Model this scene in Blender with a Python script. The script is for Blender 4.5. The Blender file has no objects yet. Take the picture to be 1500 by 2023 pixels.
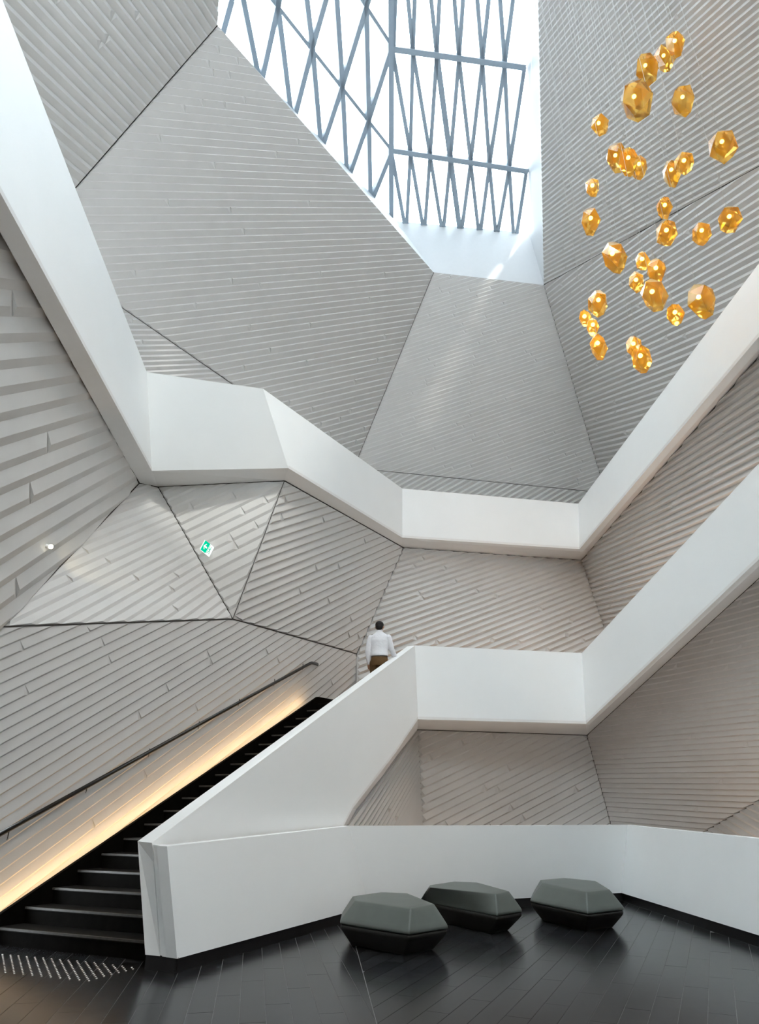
import bpy, bmesh, math, random
import numpy as np
from mathutils import Vector, Matrix

# ------------------------------------------------------------------ camera
F = 1300.0; CX, CY = 750.0, 1011.5; PITCH = math.radians(23.7); EYE = 1.5
cp, sp = math.cos(PITCH), math.sin(PITCH)
scene = bpy.context.scene
cam_d = bpy.data.cameras.new('camera'); cam = bpy.data.objects.new('camera', cam_d)
scene.collection.objects.link(cam); scene.camera = cam
cam.location = (0, 0, EYE); cam.rotation_euler = (math.pi/2 + PITCH, 0, 0)
cam_d.sensor_fit = 'HORIZONTAL'; cam_d.sensor_width = 36.0; cam_d.lens = 36.0*F/1500.0
cam_d.clip_end = 500

# ------------------------------------------------------------------ light
scene.view_settings.view_transform = 'Standard'
scene.view_settings.look = 'None'
scene.view_settings.gamma = 1.0
scene.view_settings.use_curve_mapping = False
scene.view_settings.exposure = 0.0
w = bpy.data.worlds.new('sky'); scene.world = w; w.use_nodes = True
bg = w.node_tree.nodes['Background']
bg.inputs[0].default_value = (0.87, 0.95, 1.0, 1); bg.inputs[1].default_value = 12.4
sun_d = bpy.data.lights.new('sun', 'SUN'); sun_d.energy = 3.4; sun_d.angle = math.radians(3.2)
sun_d.color = (1.0, 0.96, 0.88)
sun = bpy.data.objects.new('sun', sun_d); scene.collection.objects.link(sun)
sun.location = (8, -5, 30)
sun.rotation_euler = Vector((-0.25, 0.80, -1.0)).to_track_quat('-Z', 'Y').to_euler()

# ------------------------------------------------------------------ geometry helpers
def ray(px, py):
    u = (px-CX)/F; v = (CY-py)/F
    return np.array([u, cp - v*sp, sp + v*cp])
def PY(px, py, Y):                       # point at forward distance Y
    r = ray(px, py); p = r*(Y/r[1]); return Vector((p[0], p[1], p[2]+EYE))
def PH(px, py, H):                       # point at height H above the eye
    r = ray(px, py); p = r*(H/r[2]); return Vector((p[0], p[1], p[2]+EYE))
def PP(px, py, pl):                      # point on plane (n . (p - eye) = 1)
    r = ray(px, py); t = 1.0/float(np.dot(pl, r)); p = r*t
    return Vector((p[0], p[1], p[2]+EYE))
def plane3(a, b, c):
    E = Vector((0, 0, EYE)); n = (b-a).cross(c-a); d = n.dot(a-E); n = n/d
    return np.array(n)

def mat(name, col, rough=0.5, spec=0.5, metal=0.0, noise=0.0, nscale=8.0, bump=0.0):
    m = bpy.data.materials.new(name); m.use_nodes = True; nt = m.node_tree
    b = nt.nodes['Principled BSDF']
    b.inputs['Base Color'].default_value = (*col, 1); b.inputs['Roughness'].default_value = rough
    b.inputs['Metallic'].default_value = metal; b.inputs['Specular IOR Level'].default_value = spec
    if noise or bump:
        tc = nt.nodes.new('ShaderNodeTexCoord'); nz = nt.nodes.new('ShaderNodeTexNoise')
        nz.inputs['Scale'].default_value = nscale; nz.inputs['Detail'].default_value = 6
        nt.links.new(tc.outputs['Object'], nz.inputs['Vector'])
        if noise:
            r = nt.nodes.new('ShaderNodeValToRGB')
            r.color_ramp.elements[0].position = 0.3; r.color_ramp.elements[1].position = 0.7
            r.color_ramp.elements[0].color = (*[c*(1-noise) for c in col], 1)
            r.color_ramp.elements[1].color = (*[min(1, c*(1+noise)) for c in col], 1)
            nt.links.new(nz.outputs['Fac'], r.inputs['Fac']); nt.links.new(r.outputs['Color'], b.inputs['Base Color'])
        if bump:
            bp = nt.nodes.new('ShaderNodeBump'); bp.inputs['Strength'].default_value = bump
            bp.inputs['Distance'].default_value = 0.01
            nt.links.new(nz.outputs['Fac'], bp.inputs['Height']); nt.links.new(bp.outputs['Normal'], b.inputs['Normal'])
    return m

def emis(name, col, s):
    m = bpy.data.materials.new(name); m.use_nodes = True; nt = m.node_tree
    nt.nodes.remove(nt.nodes['Principled BSDF'])
    e = nt.nodes.new('ShaderNodeEmission'); e.inputs[0].default_value = (*col, 1); e.inputs[1].default_value = s
    nt.links.new(e.outputs[0], nt.nodes['Material Output'].inputs[0]); return m

M = {}
M['slat'] = mat('slat_paint', (0.62, 0.60, 0.58), 0.6, 0.3, noise=0.02, nscale=3)
M['white'] = mat('white_paint', (0.92, 0.92, 0.91), 0.45, 0.4, noise=0.01, nscale=1.5)
M['reveal'] = mat('reveal_paint', (0.74, 0.75, 0.76), 0.5, 0.3, noise=0.01)
M['soffit'] = mat('soffit_paint', (0.84, 0.82, 0.80), 0.55, 0.3, noise=0.01)
M['gap'] = mat('shadow_gap', (0.06, 0.055, 0.05), 0.8, 0.1, noise=0.1)
M['black'] = mat('black_skirting', (0.012, 0.012, 0.013), 0.4, 0.4, noise=0.2)
M['steel'] = mat('skylight_steel', (0.32, 0.39, 0.46), 0.45, 0.4, noise=0.03)
M['metal'] = mat('stud_metal', (0.75, 0.73, 0.70), 0.25, 0.5, metal=1.0, noise=0.05)
M['rail'] = mat('rail_black', (0.02, 0.018, 0.017), 0.3, 0.5, noise=0.1)

def new_obj(name, verts, faces, m=None, parent=None, smooth=False):
    me = bpy.data.meshes.new(name); me.from_pydata([tuple(v) for v in verts], [], faces); me.update()
    bm = bmesh.new(); bm.from_mesh(me); bmesh.ops.recalc_face_normals(bm, faces=bm.faces); bm.to_mesh(me); bm.free()
    o = bpy.data.objects.new(name, me); scene.collection.objects.link(o)
    if m: me.materials.append(m)
    if parent: o.parent = parent
    if smooth:
        for p in me.polygons: p.use_smooth = True
    return o
def from_bm(name, bm, m=None, parent=None, smooth=False):
    me = bpy.data.meshes.new(name); bm.to_mesh(me); bm.free()
    o = bpy.data.objects.new(name, me); scene.collection.objects.link(o)
    if m: me.materials.append(m)
    if parent: o.parent = parent
    if smooth:
        for p in me.polygons: p.use_smooth = True
    return o
def empty(name, loc=(0, 0, 0)):
    o = bpy.data.objects.new(name, None); scene.collection.objects.link(o); o.location = loc
    o.empty_display_size = 0.2; return o
def tag(o, label, cat, group=None, kind=None):
    if label: o['label'] = label
    if cat: o['category'] = cat
    if group: o['group'] = group
    if kind: o['kind'] = kind
    return o
def slab(name, pts, d, m, parent=None):              # polygon pts extruded by vector d
    n = len(pts); V = [Vector(p) for p in pts]; V2 = [v+Vector(d) for v in V]
    fs = [tuple(range(n)), tuple(range(2*n-1, n-1, -1))] + [(i, (i+1) % n, n+(i+1) % n, n+i) for i in range(n)]
    return new_obj(name, V+V2, fs, m, parent)
def beam(name, a, b, up, wd, dp, m, parent=None):    # box beam a->b, width wd across, depth dp along up
    a = Vector(a); b = Vector(b); d = (b-a).normalized(); up = Vector(up)
    s = d.cross(up).normalized(); u = s.cross(d).normalized()
    V = []
    for p in (a, b):
        for x, y in ((-1, -1), (1, -1), (1, 1), (-1, 1)):
            V.append(p + s*(x*wd/2) + u*(y*dp/2))
    return new_obj(name, V, [(0, 1, 2, 3), (7, 6, 5, 4), (0, 4, 5, 1), (1, 5, 6, 2), (2, 6, 7, 3), (3, 7, 4, 0)], m, parent)
def tube(name, pts, r, m, parent=None, seg=10):
    V = []; Fc = []; pts = [Vector(p) for p in pts]; n = len(pts)
    ref = Vector((0, 0, 1))
    for i, p in enumerate(pts):
        d = (pts[min(i+1, n-1)] - pts[max(i-1, 0)]).normalized()
        rr = ref if abs(d.dot(ref)) < 0.95 else Vector((1, 0, 0))
        s = d.cross(rr).normalized(); u = s.cross(d)
        for k in range(seg):
            a = 2*math.pi*k/seg; V.append(p + s*(math.cos(a)*r) + u*(math.sin(a)*r))
    for i in range(n-1):
        for k in range(seg):
            Fc.append((i*seg+k, i*seg+(k+1) % seg, (i+1)*seg+(k+1) % seg, (i+1)*seg+k))
    Fc.append(tuple(range(seg))); Fc.append(tuple(range(n*seg-1, (n-1)*seg-1, -1)))
    return new_obj(name, V, Fc, m, parent, smooth=True)

# ------------------------------------------------------------------ solve the faceted envelope
# every facet vertex lies on its line of sight; planes n.r = 1/depth are solved together
HT, HB, HB1, HB2 = 7.5, 6.11, 5.75, 5.95      # gallery balustrade top / bottom heights over the eye
V = {   # name: (px, py, mode, value, weight)
 'a': (275, 955, 'H', HB1, 30), 'a2': (312, 962, 'H', HB1, 30), 'd': (562, 950, 'H', HB2, 30),
 'e': (797, 1082, 'H', HB, 30), 'g': (1150, 1107, 'H', HB, 30), 'aL': (-250, 10, 'H', HB1, 30), 'gR': (1750, 418, 'H', HB, 10),
 'b': (460, 1223, 'Y', 12.0, 2), 'c': (5, 1238, 'Y', 9.2, 1), 'f': (705, 1292, 'Y', 14.6, 2),
 'L1': (-250, 1400, 'Y', 6.5, .3), 'L2': (-60, 1306.4, 'Y', 9.0, .1),
 's0': (-8, 1850, 'Y', 9.25, 30), 's1': (628, 1383, 'Y', 13.75, 30), 's2': (706, 1356, 'Y', 14.2, 2), 's3': (-8, 1238.6, 'Y', 9.1, .3),
 'h': (1225, 1330, 'Y', 17.5, 12), 'h2': (1200, 1400, 'Y', 17.4, 3), 'h3': (705, 1400, 'Y', 15.0, .5),
 'gR2': (1750, 790, 'Y', 7.6, 5),
 'u': (825, 1441, 'H', 1.44, 30), 'v': (1160, 1452, 'H', 1.44, 30), 'u0': (688, 1629, 'Y', 11.2, 10), 'u1': (841, 1760, 'Y', 15.0, 2),
 'u2': (700, 1760, 'Y', 11.6, .5), 'v1': (1236, 1734, 'Y', 16.9, 3), 'x1': (1750, 914, 'Y', 8.2, 5), 'x1m': (1500, 1142, 'Y', 10.2, .01),
 'x2': (1750, 1440, 'Y', 10.5, .5), 'x4': (1750, 1760, 'Y', 8.0, 2),
 'S1': (857, 538, 'Y', 16.8, 5), 'S2': (1075, 563, 'Y', 17.0, 10), 'S3': (430, 50, 'Y', 9.6, 5), 'J': (54.6, 479, 'Y', 9.8, 2),
 'K': (699, 925, 'Y', 18.3, 3), 'N': (585, 846.1, 'Y', 17.0, 1), 'Mx': (1197, 974, 'Y', 19.0, 5),
 'm1': (-100, 400, 'Y', 8.0, .3), 'm2': (-100, -1300, 'Y', 2.0, .3), 'm3': (477, -1300, 'Y', 2.0, 1),
 'n1': (520, 806, 'Y', 15.8, .3), 'n2': (520, 880, 'Y', 15.8, .5), 'n3': (290, 880, 'Y', 13.5, 2),
 'k1': (720, 985, 'Y', 18.0, .1), 'k2': (800, 1045, 'Y', 18.4, .3), 'k3': (1210, 1045, 'Y', 19.0, 2),
 'r1': (1750, 191, 'Y', 7.2, 1), 'r2': (1750, 340, 'Y', 7.5, 2), 'r3': (1215, 985, 'Y', 18.5, .5),
 't1': (1038, -1300, 'Y', 2.1, 5), 't2': (1750, -1300, 'Y', 1.4, .2),
}
FAC = {
 'F1': ['a', 'aL', 'L1', 'L2', 'c'], 'F2': ['a', 'a2', 'b', 'c'], 'F3': ['a2', 'd', 'b'], 'F4': ['d', 'e', 'f', 'b'],
 'F5': ['s3', 'c', 'b', 'f', 's2', 's1', 's0'], 'F6': ['e', 'g', 'h', 'h2', 'h3', 'f'], 'F7': ['g', 'gR', 'gR2', 'h'],
 'F8': ['u', 'u1', 'u2', 'u0'], 'F9': ['u', 'v', 'v1', 'u1'], 'F10': ['v', 'x1', 'x2', 'v1'], 'F11': ['x2', 'x4', 'v1'],
 'F12': ['S3', 'J', 'm1', 'm2', 'm3'], 'F13': ['S3', 'S1', 'K', 'N', 'J'], 'F14': ['J', 'N', 'n2', 'n3'],
 'F15': ['S1', 'S2', 'Mx', 'K'], 'F16': ['K', 'Mx', 'k3', 'k2', 'k1'], 'F17': ['S2', 'r1', 'r2', 'r3', 'Mx'], 'F18': ['S2', 't1', 't2', 'r1'],
}
V.update({   # balustrades: top / bottom edges of the front faces
 'T0': (5, 0, 'H', HT, 10), 'T1': (290, 735, 'H', HT, 20), 'T2': (520, 768, 'H', HT, 20), 'T3': (795, 965, 'H', HT, 20), 'T4': (1143, 995, 'H', HT, 20), 'T5': (1500, 520, 'H', HT, 10),
 'B0': (0, 380, 'H', HB1, 10), 'B1': (300, 930, 'H', HB1, 10), 'B2': (570, 925, 'H', HB2, 10), 'B3': (795, 1062, 'H', HB, 20), 'B4': (1145, 1085, 'H', HB, 20), 'B5': (1500, 665, 'H', HB, 10),
 'sT0': (300, 1665, 'H', -.40, 20), 'sT1': (820, 1275, 'H', 2.9, 20), 'sT2': (1150, 1290, 'H', 2.9, 20), 'sT3': (1500, 915, 'Y', 8.7, 8),
 'sB1': (826, 1421, 'H', 1.44, 10), 'sB2': (1158, 1430, 'H', 1.44, 20), 'sB3': (1500, 1105, 'Y', 8.85, 5),
 'pT0': (330, 1672, 'H', -.42, 20), 'pT1': (690, 1632, 'H', -.36, 2), 'pT2': (1240, 1630, 'H', -.385, 2), 'pT3': (1500, 1657, 'H', -.40, 5),
 'pB0': (350, 1894, 'H', -1.38, 20), 'pB1': (728, 1791, 'H', -1.38, 20), 'pB2': (1228, 1764, 'H', -1.38, 20), 'pB3': (1500, 1848, 'H', -1.38, 20),
})
for i in range(5): FAC['A%d' % i] = ['T%d' % i, 'T%d' % (i+1), 'B%d' % (i+1), 'B%d' % i]
for i in (1, 2): FAC['D%d' % i] = ['sT%d' % i, 'sT%d' % (i+1), 'sB%d' % (i+1), 'sB%d' % i]
FAC['D0'] = ['sT0', 'sT1', 'sB1']
for i in range(3): FAC['Q%d' % i] = ['pT%d' % i, 'pT%d' % (i+1), 'pB%d' % (i+1), 'pB%d' % i]
names = list(V); NI = {n: i for i, n in enumerate(names)}; nv = len(names); fn = list(FAC)
rows = []; rhs = []
ncol = nv + 3*len(fn)
for k, f_ in enumerate(fn):
    for vn in FAC[f_]:
        r = ray(V[vn][0], V[vn][1]); row = np.zeros(ncol); W = 3000.0
        row[nv+3*k:nv+3*k+3] = r*W; row[NI[vn]] = -W; rows.append(row); rhs.append(0.0)
for vn in names:
    px, py, md, val, wt = V[vn]; r = ray(px, py)
    t = val/r[1] if md == 'Y' else val/r[2]
    row = np.zeros(ncol); row[NI[vn]] = wt*t; rows.append(row); rhs.append(wt*1.0)
sol = np.linalg.lstsq(np.array(rows), np.array(rhs), rcond=None)[0]
PT = {}
for vn in names:
    r = ray(V[vn][0], V[vn][1])/sol[NI[vn]]; PT[vn] = Vector((r[0], r[1], r[2]+EYE))
PL = {f_: sol[nv+3*k:nv+3*k+3] for k, f_ in enumerate(fn)}
import sys
if '--dumpsolve' in sys.argv:
    for vn in names: print('SOLVE', vn, V[vn][:4], [round(c, 2) for c in PT[vn]])

# ------------------------------------------------------------------ pleated walls
def clip_poly(poly, n, d):               # keep n.x >= d (2-D or 3-D vectors)
    out = []
    for i in range(len(poly)):
        p, q = poly[i], poly[(i+1) % len(poly)]
        a, b = n.dot(p)-d, n.dot(q)-d
        if a >= 0: out.append(p)
        if (a >= 0) != (b >= 0): out.append(p + (q-p)*(a/(a-b)))
    return out
E = Vector((0, 0, EYE))
def frustum_clip(poly, x0=-210, x1=1720, y0=-160, y1=2083):
    cs = [Vector(ray(x0, y0)), Vector(ray(x1, y0)), Vector(ray(x1, y1)), Vector(ray(x0, y1))]
    for i in range(4):
        n = cs[i].cross(cs[(i+1) % 4]).normalized()
        if n.dot(Vector(ray(CX, CY))) < 0: n = -n
        poly = clip_poly(poly, n, n.dot(E))
        if len(poly) < 3: return []
    return poly
def interval(poly, s):                   # t-extent of convex 2-D poly at s
    ts = []
    for i in range(len(poly)):
        p, q = poly[i], poly[(i+1) % len(poly)]
        if (p.y-s)*(q.y-s) <= 0 and abs(p.y-q.y) > 1e-9:
            ts.append(p.x + (q.x-p.x)*(s-p.y)/(q.y-p.y))
    return (min(ts), max(ts)) if len(ts) >= 2 else None
random.seed(7)
def facet(fname, parent, l0, l1, c0, c1, count, ridge=0.25, h=0.35, chamfer=0.9, joints=0.5, label=None):
    """l0,l1: two pixels along one board; c0,c1: pixels across `count` boards (c0 lower side)."""
    pl = PL[fname]; ids = [v for v in FAC[fname] if v != 's1']
    poly3 = [PP(V[v][0], V[v][1], pl) for v in ids]
    exact = [PT[v] for v in ids]
    n = Vector(pl).normalized()
    if n.dot(E-poly3[0]) < 0: n = -n                     # towards the eye side
    back = slab('facet_panel', exact, -n*0.15, M['slat'], parent)
    P0, P1 = PP(*l0, pl), PP(*l1, pl); d = (P1-P0).normalized(); s = n.cross(d).normalized()
    C0, C1 = PP(*c0, pl), PP(*c1, pl)
    if s.dot(C1-C0) < 0: s = -s
    pitch = s.dot(C1-C0)/count; hh = h*pitch
    O = C0
    vis = frustum_clip(poly3)
    poly = [Vector((d.dot(p-O), s.dot(p-O))) for p in vis]
    # inset the polygon a little so that a shadow gap stays at the seams
    cen = sum(poly, Vector((0, 0)))/len(poly); ins = []
    q = poly[:]
    for i in range(len(poly)):
        p0, p1 = poly[i], poly[(i+1) % len(poly)]; e = (p1-p0)
        if e.length < 1e-5: continue
        nn = Vector((-e.y, e.x)).normalized()
        if nn.dot(cen-p0) < 0: nn = -nn
        q = clip_poly(q, nn, nn.dot(p0)+0.012)
    poly = q
    if len(poly) < 3: return back
    s0, s1 = min(p.y for p in poly), max(p.y for p in poly)
    k0, k1 = math.floor(s0/pitch), math.ceil(s1/pitch)
    idx = 0
    for k in range(k0, k1):
        a = max(k*pitch, s0+1e-4); b = min((k+1)*pitch, s1-1e-4)
        if b-a < 0.02*pitch: continue
        r_ = k*pitch + ridge*pitch
        r_ = min(max(r_, a+1e-4), b-1e-4)
        Ia, Ir, Ib = interval(poly, a), interval(poly, r_), interval(poly, b)
        if not (Ia and Ir and Ib): continue
        L = Ir[1]-Ir[0]
        cuts = []
        if L > 6*pitch and random.random() < joints:
            cuts = sorted(random.uniform(0.12, 0.88) for _ in range(1 if random.random() < .6 else 2))
            if len(cuts) == 2 and cuts[1]-cuts[0] < 0.15: cuts = cuts[:1]
        edges = [0.0]+cuts+[1.0]
        for j in range(len(edges)-1):
            f0, f1 = edges[j], edges[j+1]
            gap = 0.04*pitch
            def tt(I, f, side):
                if f in (0.0, 1.0): return I[0] if f == 0 else I[1]
                return Ir[0]+L*f + (gap if side == 0 else -gap)
            ta = (tt(Ia, f0, 0), tt(Ia, f1, 1)); tr = (tt(Ir, f0, 0), tt(Ir, f1, 1)); tb = (tt(Ib, f0, 0), tt(Ib, f1, 1))
            lo = max(ta[0], -1e9); ch0 = chamfer*hh; ch1 = chamfer*hh
            if f0 > 0: ch0 = hh*0.25
            if f1 < 1: ch1 = hh*2.2
            if tr[1]-tr[0] < ch0+ch1+0.02:
                m_ = (tr[0]+tr[1])/2; r0 = r1 = m_; hz = hh*min(1, max(0.05, (tr[1]-tr[0])/(ch0+ch1+0.02)))
            else: r0, r1, hz = tr[0]+ch0, tr[1]-ch1, hh
            if ta[1] < ta[0]: ta = ((ta[0]+ta[1])/2,)*2
            if tb[1] < tb[0]: tb = ((tb[0]+tb[1])/2,)*2
            z0 = 0.004
            W_ = lambda t, ss, z: O + d*t + s*ss + n*z
            vs = [W_(ta[0], a, z0), W_(ta[1], a, z0), W_(r0, r_, hz), W_(r1, r_, hz), W_(tb[0], b, z0), W_(tb[1], b, z0)]
            if r1-r0 < 1e-4: vs[3] = vs[2] + d*1e-3
            if (vs[1]-vs[0]).length < 1e-3: vs[1] = vs[0]+d*1e-3
            if (vs[5]-vs[4]).length < 1e-3: vs[5] = vs[4]+d*1e-3
            new_obj('slat', vs, [(0, 1, 3, 2), (2, 3, 5, 4), (0, 2, 4), (1, 5, 3), (0, 4, 5, 1)], M['slat'], back)
    return back
def seam(parent, a, b, wd=0.02, lift=0.01):
    a, b = PT[a] if isinstance(a, str) else a, PT[b] if isinstance(b, str) else b
    v = (E-(a+b)/2).normalized()
    return beam('shadow_gap', a+v*lift, b+v*lift, v, wd, 0.02, M['gap'], parent)

wall_left = empty('wall_left'); wall_back = empty('wall_back'); wall_right = empty('wall_right')
for o in (wall_left, wall_back, wall_right): o['kind'] = 'structure'
# name, parent, along (2 px), across (low px, high px, boards), ridge (0 low edge .. 1 high edge), relief
facet('F1', wall_left, (0, 840), (230, 780), (60, 1200), (60, 700), 11.5, 0.40, 0.15, joints=.3)
facet('F2', wall_left, (110, 1190), (340, 1075), (250, 1230), (250, 1010), 11, 0.30, 0.17)
facet('F3', wall_left, (420, 1085), (520, 1035), (440, 1190), (440, 970), 10.5, 0.22, 0.17)
facet('F4', wall_back, (520, 1185), (760, 1080), (620, 1240), (620, 1010), 15, 0.22, 0.26)
facet('F5', wall_left, (100, 1500), (420, 1305), (340, 1560), (200, 1300), 17, 0.15, 0.165, joints=.75)
facet('F6', wall_back, (850, 1236), (1130, 1134), (980, 1280), (980, 1100), 15.5, 0.26, 0.42)
facet('F7', wall_right, (1200, 1180), (1400, 1125), (1300, 1180), (1300, 940), 19, 0.26, 0.46)
facet('F8', wall_left, (735, 1630), (815, 1500), (815, 1600), (720, 1600), 12, 0.72, 0.55, joints=.2)
facet('F9', wall_back, (850, 1590), (1080, 1477), (1000, 1625), (1000, 1450), 11, 0.26, 0.46)
facet('F10', wall_right, (1180, 1494), (1500, 1477), (1300, 1620), (1300, 1340), 27, 0.24, 0.46)
facet('F11', wall_right, (1440, 1630), (1480, 1655), (1480, 1700), (1480, 1600), 6, 0.2, 0.3)
facet('F12', wall_left, (60, 60), (215, 215), (120, 330), (330, 40), 19, 0.60, 0.30)
facet('F13', wall_left, (230, 345), (560, 357), (480, 760), (480, 130), 45, 0.84, 0.28, joints=.6)
facet('F14', wall_left, (275, 690), (370, 688), (330, 740), (330, 660), 8, 0.6, 0.35)
facet('F15', wall_back, (780, 860), (1100, 752), (960, 940), (960, 560), 47, 0.74, 0.24, joints=.6)
facet('F16', wall_back, (900, 975), (945, 950), (940, 965), (1140, 985), 13, 0.5, 0.40, joints=0)
facet('F17', wall_right, (1150, 720), (1350, 620), (1250, 800), (1250, 500), 24, 0.58, 0.32, joints=.6)
facet('F18', wall_right, (1090, 300), (1330, 80), (1300, 330), (1300, 30), 21, 0.58, 0.32, joints=.6)
for p, a, b in ((wall_left, 'a', 'c'), (wall_left, 'c', 'b'), (wall_left, 'a2', 'b'), (wall_left, 'b', 'f'), (wall_back, 'v', 'v1'),
                (wall_right, 'g', 'h'), (wall_right, 'v1', 'x2'), (wall_back, 'S1', 'K'), (wall_back, 'K', 'Mx'),
                (wall_right, 'S2', 'Mx'), (wall_right, 'S2', 'r1'), (wall_left, 'S3', 'J'), (wall_left, 'J', 'N'),
                (wall_left, 'u', 'u1'), (wall_left, 'd', 'b'), (wall_back, 'e', 'f'), (wall_left, 'f', 's2')):
    thin = (a, b) in (('d', 'b'), ('e', 'f'), ('u', 'u1'), ('f', 's2'), ('J', 'N'), ('S1', 'K'), ('K', 'Mx'))
    seam(p, a, b, 0.012 if thin else 0.02)

# ------------------------------------------------------------------ skylight
sky = empty('window_1'); sky['kind'] = 'structure'
G1 = PY(783, 437, 16.9); G2 = PY(1045, 460, 17.2)
plR = plane3(G1, G2, PY(1020, -1300, 2.35)); plLft = None
fold_t, fold_b = PP(772, -1300, plR), PP(773, 436, plR)
plLft = plane3(fold_t, fold_b, PY(430, 50, 10.9))
def GR(x, y): return PP(x, y, plR)
def GL(x, y): return PP(x, y, plLft)
S1, S2, S3 = PT['S1'], PT['S2'], PT['S3']
slab('window_reveal', [S1, S2, G2, G1], (0, .1, 0), M['reveal'], sky)
slab('window_reveal', [S2, PT['t1'], GR(1027, -1300), G2], (.1, 0, 0), M['reveal'], sky)
slab('window_reveal', [S1, S3, GL(400, 20), G1], (-.1, .1, 0), M['reveal'], sky)
slab('window_reveal', [S3, PT['m3'], GL(430, -1300), GL(400, 20)], (-.1, 0, 0), M['reveal'], sky)
nR = Vector(plR).normalized(); nL = Vector(plLft).normalized()
def bar(Pf, nrm, x0, y0, x1, y1, wd=0.11, dp=0.22, nm='glazing_bar'):
    return beam(nm, Pf(x0, y0), Pf(x1, y1), nrm, wd, dp, M['steel'], sky)
glass = bpy.data.materials.new('skylight_glass'); glass.use_nodes = True
nt = glass.node_tree; nt.nodes.remove(nt.nodes['Principled BSDF'])
tr = nt.nodes.new('ShaderNodeBsdfTransparent'); tr.inputs[0].default_value = (0.93, 0.96, 0.97, 1)
gl = nt.nodes.new('ShaderNodeBsdfGlossy'); gl.inputs['Roughness'].default_value = 0.02
fr = nt.nodes.new('ShaderNodeFresnel'); fr.inputs[0].default_value = 1.45
mx = nt.nodes.new('ShaderNodeMixShader'); nt.links.new(fr.outputs[0], mx.inputs[0])
nt.links.new(tr.outputs[0], mx.inputs[1]); nt.links.new(gl.outputs[0], mx.inputs[2])
nt.links.new(mx.outputs[0], nt.nodes['Material Output'].inputs[0])
# right plane: rows between the cross bars; node x positions measured on each cross bar
def edgeR(y): return 1040 + (y-335)*0.02
rowsR = [  # (y at x=775, y at right edge), nodes
    ((-235, -150), [812, 852, 893, 934, 973, 1013]),
    ((95, 132), [816, 863, 907, 953, 997]),
    ((295, 335), [812, 850, 890, 930, 967, 1006]),
    ((437, 460), None)]
def yrow(r, x):
    y0, y1 = rowsR[r][0]; return y0 + (y1-y0)*(x-773)/(1038-773)
bottom = [801, 838, 872, 911, 946, 979, 1016]
segs = []
# row 0 (top, runs out of the frame): bars from nodes of row1 upward both ways
for x, lx, rx in ((816, 800, 822), (863, 846, 871), (907, 894, 918), (953, 940, 969), (997, 986, 1016)):
    segs.append((0, lx-(x-lx)*.9, yrow(0, lx), x, yrow(1, x))); segs.append((0, rx+(rx-x)*.9, yrow(0, rx), x, yrow(1, x)))
segs.append((0, 790, -235, 778, 95))
# row 1: node_j (y~110) to node_j-ish at row2 both sides
n1 = [775, 816, 863, 907, 953, 997, 1036]; n2 = [773, 811, 850, 890, 930, 967, 1006, 1040]
for j, x in enumerate(n1):
    segs.append((1, x, yrow(1, x), n2[j], yrow(2, n2[j]))); segs.append((1, x, yrow(1, x), n2[j+1], yrow(2, n2[j+1])))
n3 = [773, 802, 838, 875, 911, 948, 982, 1017, 1046]
for j, x in enumerate(n2[:-1]):
    segs.append((2, x, yrow(2, x), n3[j]+ (2 if j else 0), yrow(3, n3[j]))); segs.append((2, x, yrow(2, x), n3[j+1]-3, yrow(3, n3[j+1])))
segs.append((2, 1040, 335, 1021, 459))
for r, x0, y0, x1, y1 in segs:
    thick = (r, round(x0)) in ((1, 863), (2, 890)) and x1 > x0
    if (r, x0, x1) != (1, 1036, 1040): bar(GR, nR, x0, y0, x1, y1, 0.17 if thick else 0.115, 0.2)
for r, yy in ((1, (95, 132)), (2, (295, 336))):
    bar(GR, nR, 773, yy[0], 1038 if r == 1 else 1042, yy[1], 0.15, 0.3, 'cross_bar')
bar(GR, nR, 773, -235, 1030, -150, 0.10, 0.3, 'cross_bar')
# fold mullion
bar(GR, nR, 772.5, -1290, 773.5, 436, 0.16, 0.34, 'fold_mullion')
# left plane: diagonal purlin through the crossings and two families of bars
bar(GL, nL, 548, 12, 773, 296, 0.09, 0.2, 'purlin')
bar(GL, nL, 530, -10, 548, 12, 0.09, 0.2, 'purlin')
bar(GL, nL, 722, 12, 773, 90, 0.09, 0.2, 'purlin')
bar(GL, nL, 640, -120, 722, 12, 0.09, 0.2, 'purlin')
LB = [(457, 0, 440, 62), (480, 0, 505, 125), (548, 12, 520, 140), (548, 12, 572, 208), (642, 0, 616, 92),
      (605, 0, 616, 92), (616, 92, 583, 222), (616, 92, 631, 268), (722, 12, 675, 168), (664, 0, 675, 168), (675, 168, 638, 282), (675, 168, 683, 330),
      (773, 90, 727, 235), (722, 12, 727, 235), (727, 235, 690, 342), (727, 235, 730, 382), (773, 296, 735, 390),
      (548, 12, 570, -110), (548, 12, 530, -110), (722, 12, 760, -110), (722, 12, 715, -110), (642, 0, 680, -120), (605, 0, 590, -120), (664, 0, 655, -120), (457, 0, 470, -110), (480, 0, 465, -110)]
for x0, y0, x1, y1 in LB:
    dx, dy = x1-x0, y1-y0; L_ = math.hypot(dx, dy)
    if y1 > 60 and (x1 - x0)**2 + dy**2 > 900 and y1 > 50 and not (x1, y1) in ((616, 92), (675, 168), (727, 235)):
        x1 += dx/L_*20; y1 += dy/L_*20       # run on behind the pleated edge
    bar(GL, nL, x0, y0, x1, y1, 0.14, 0.26)
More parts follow.
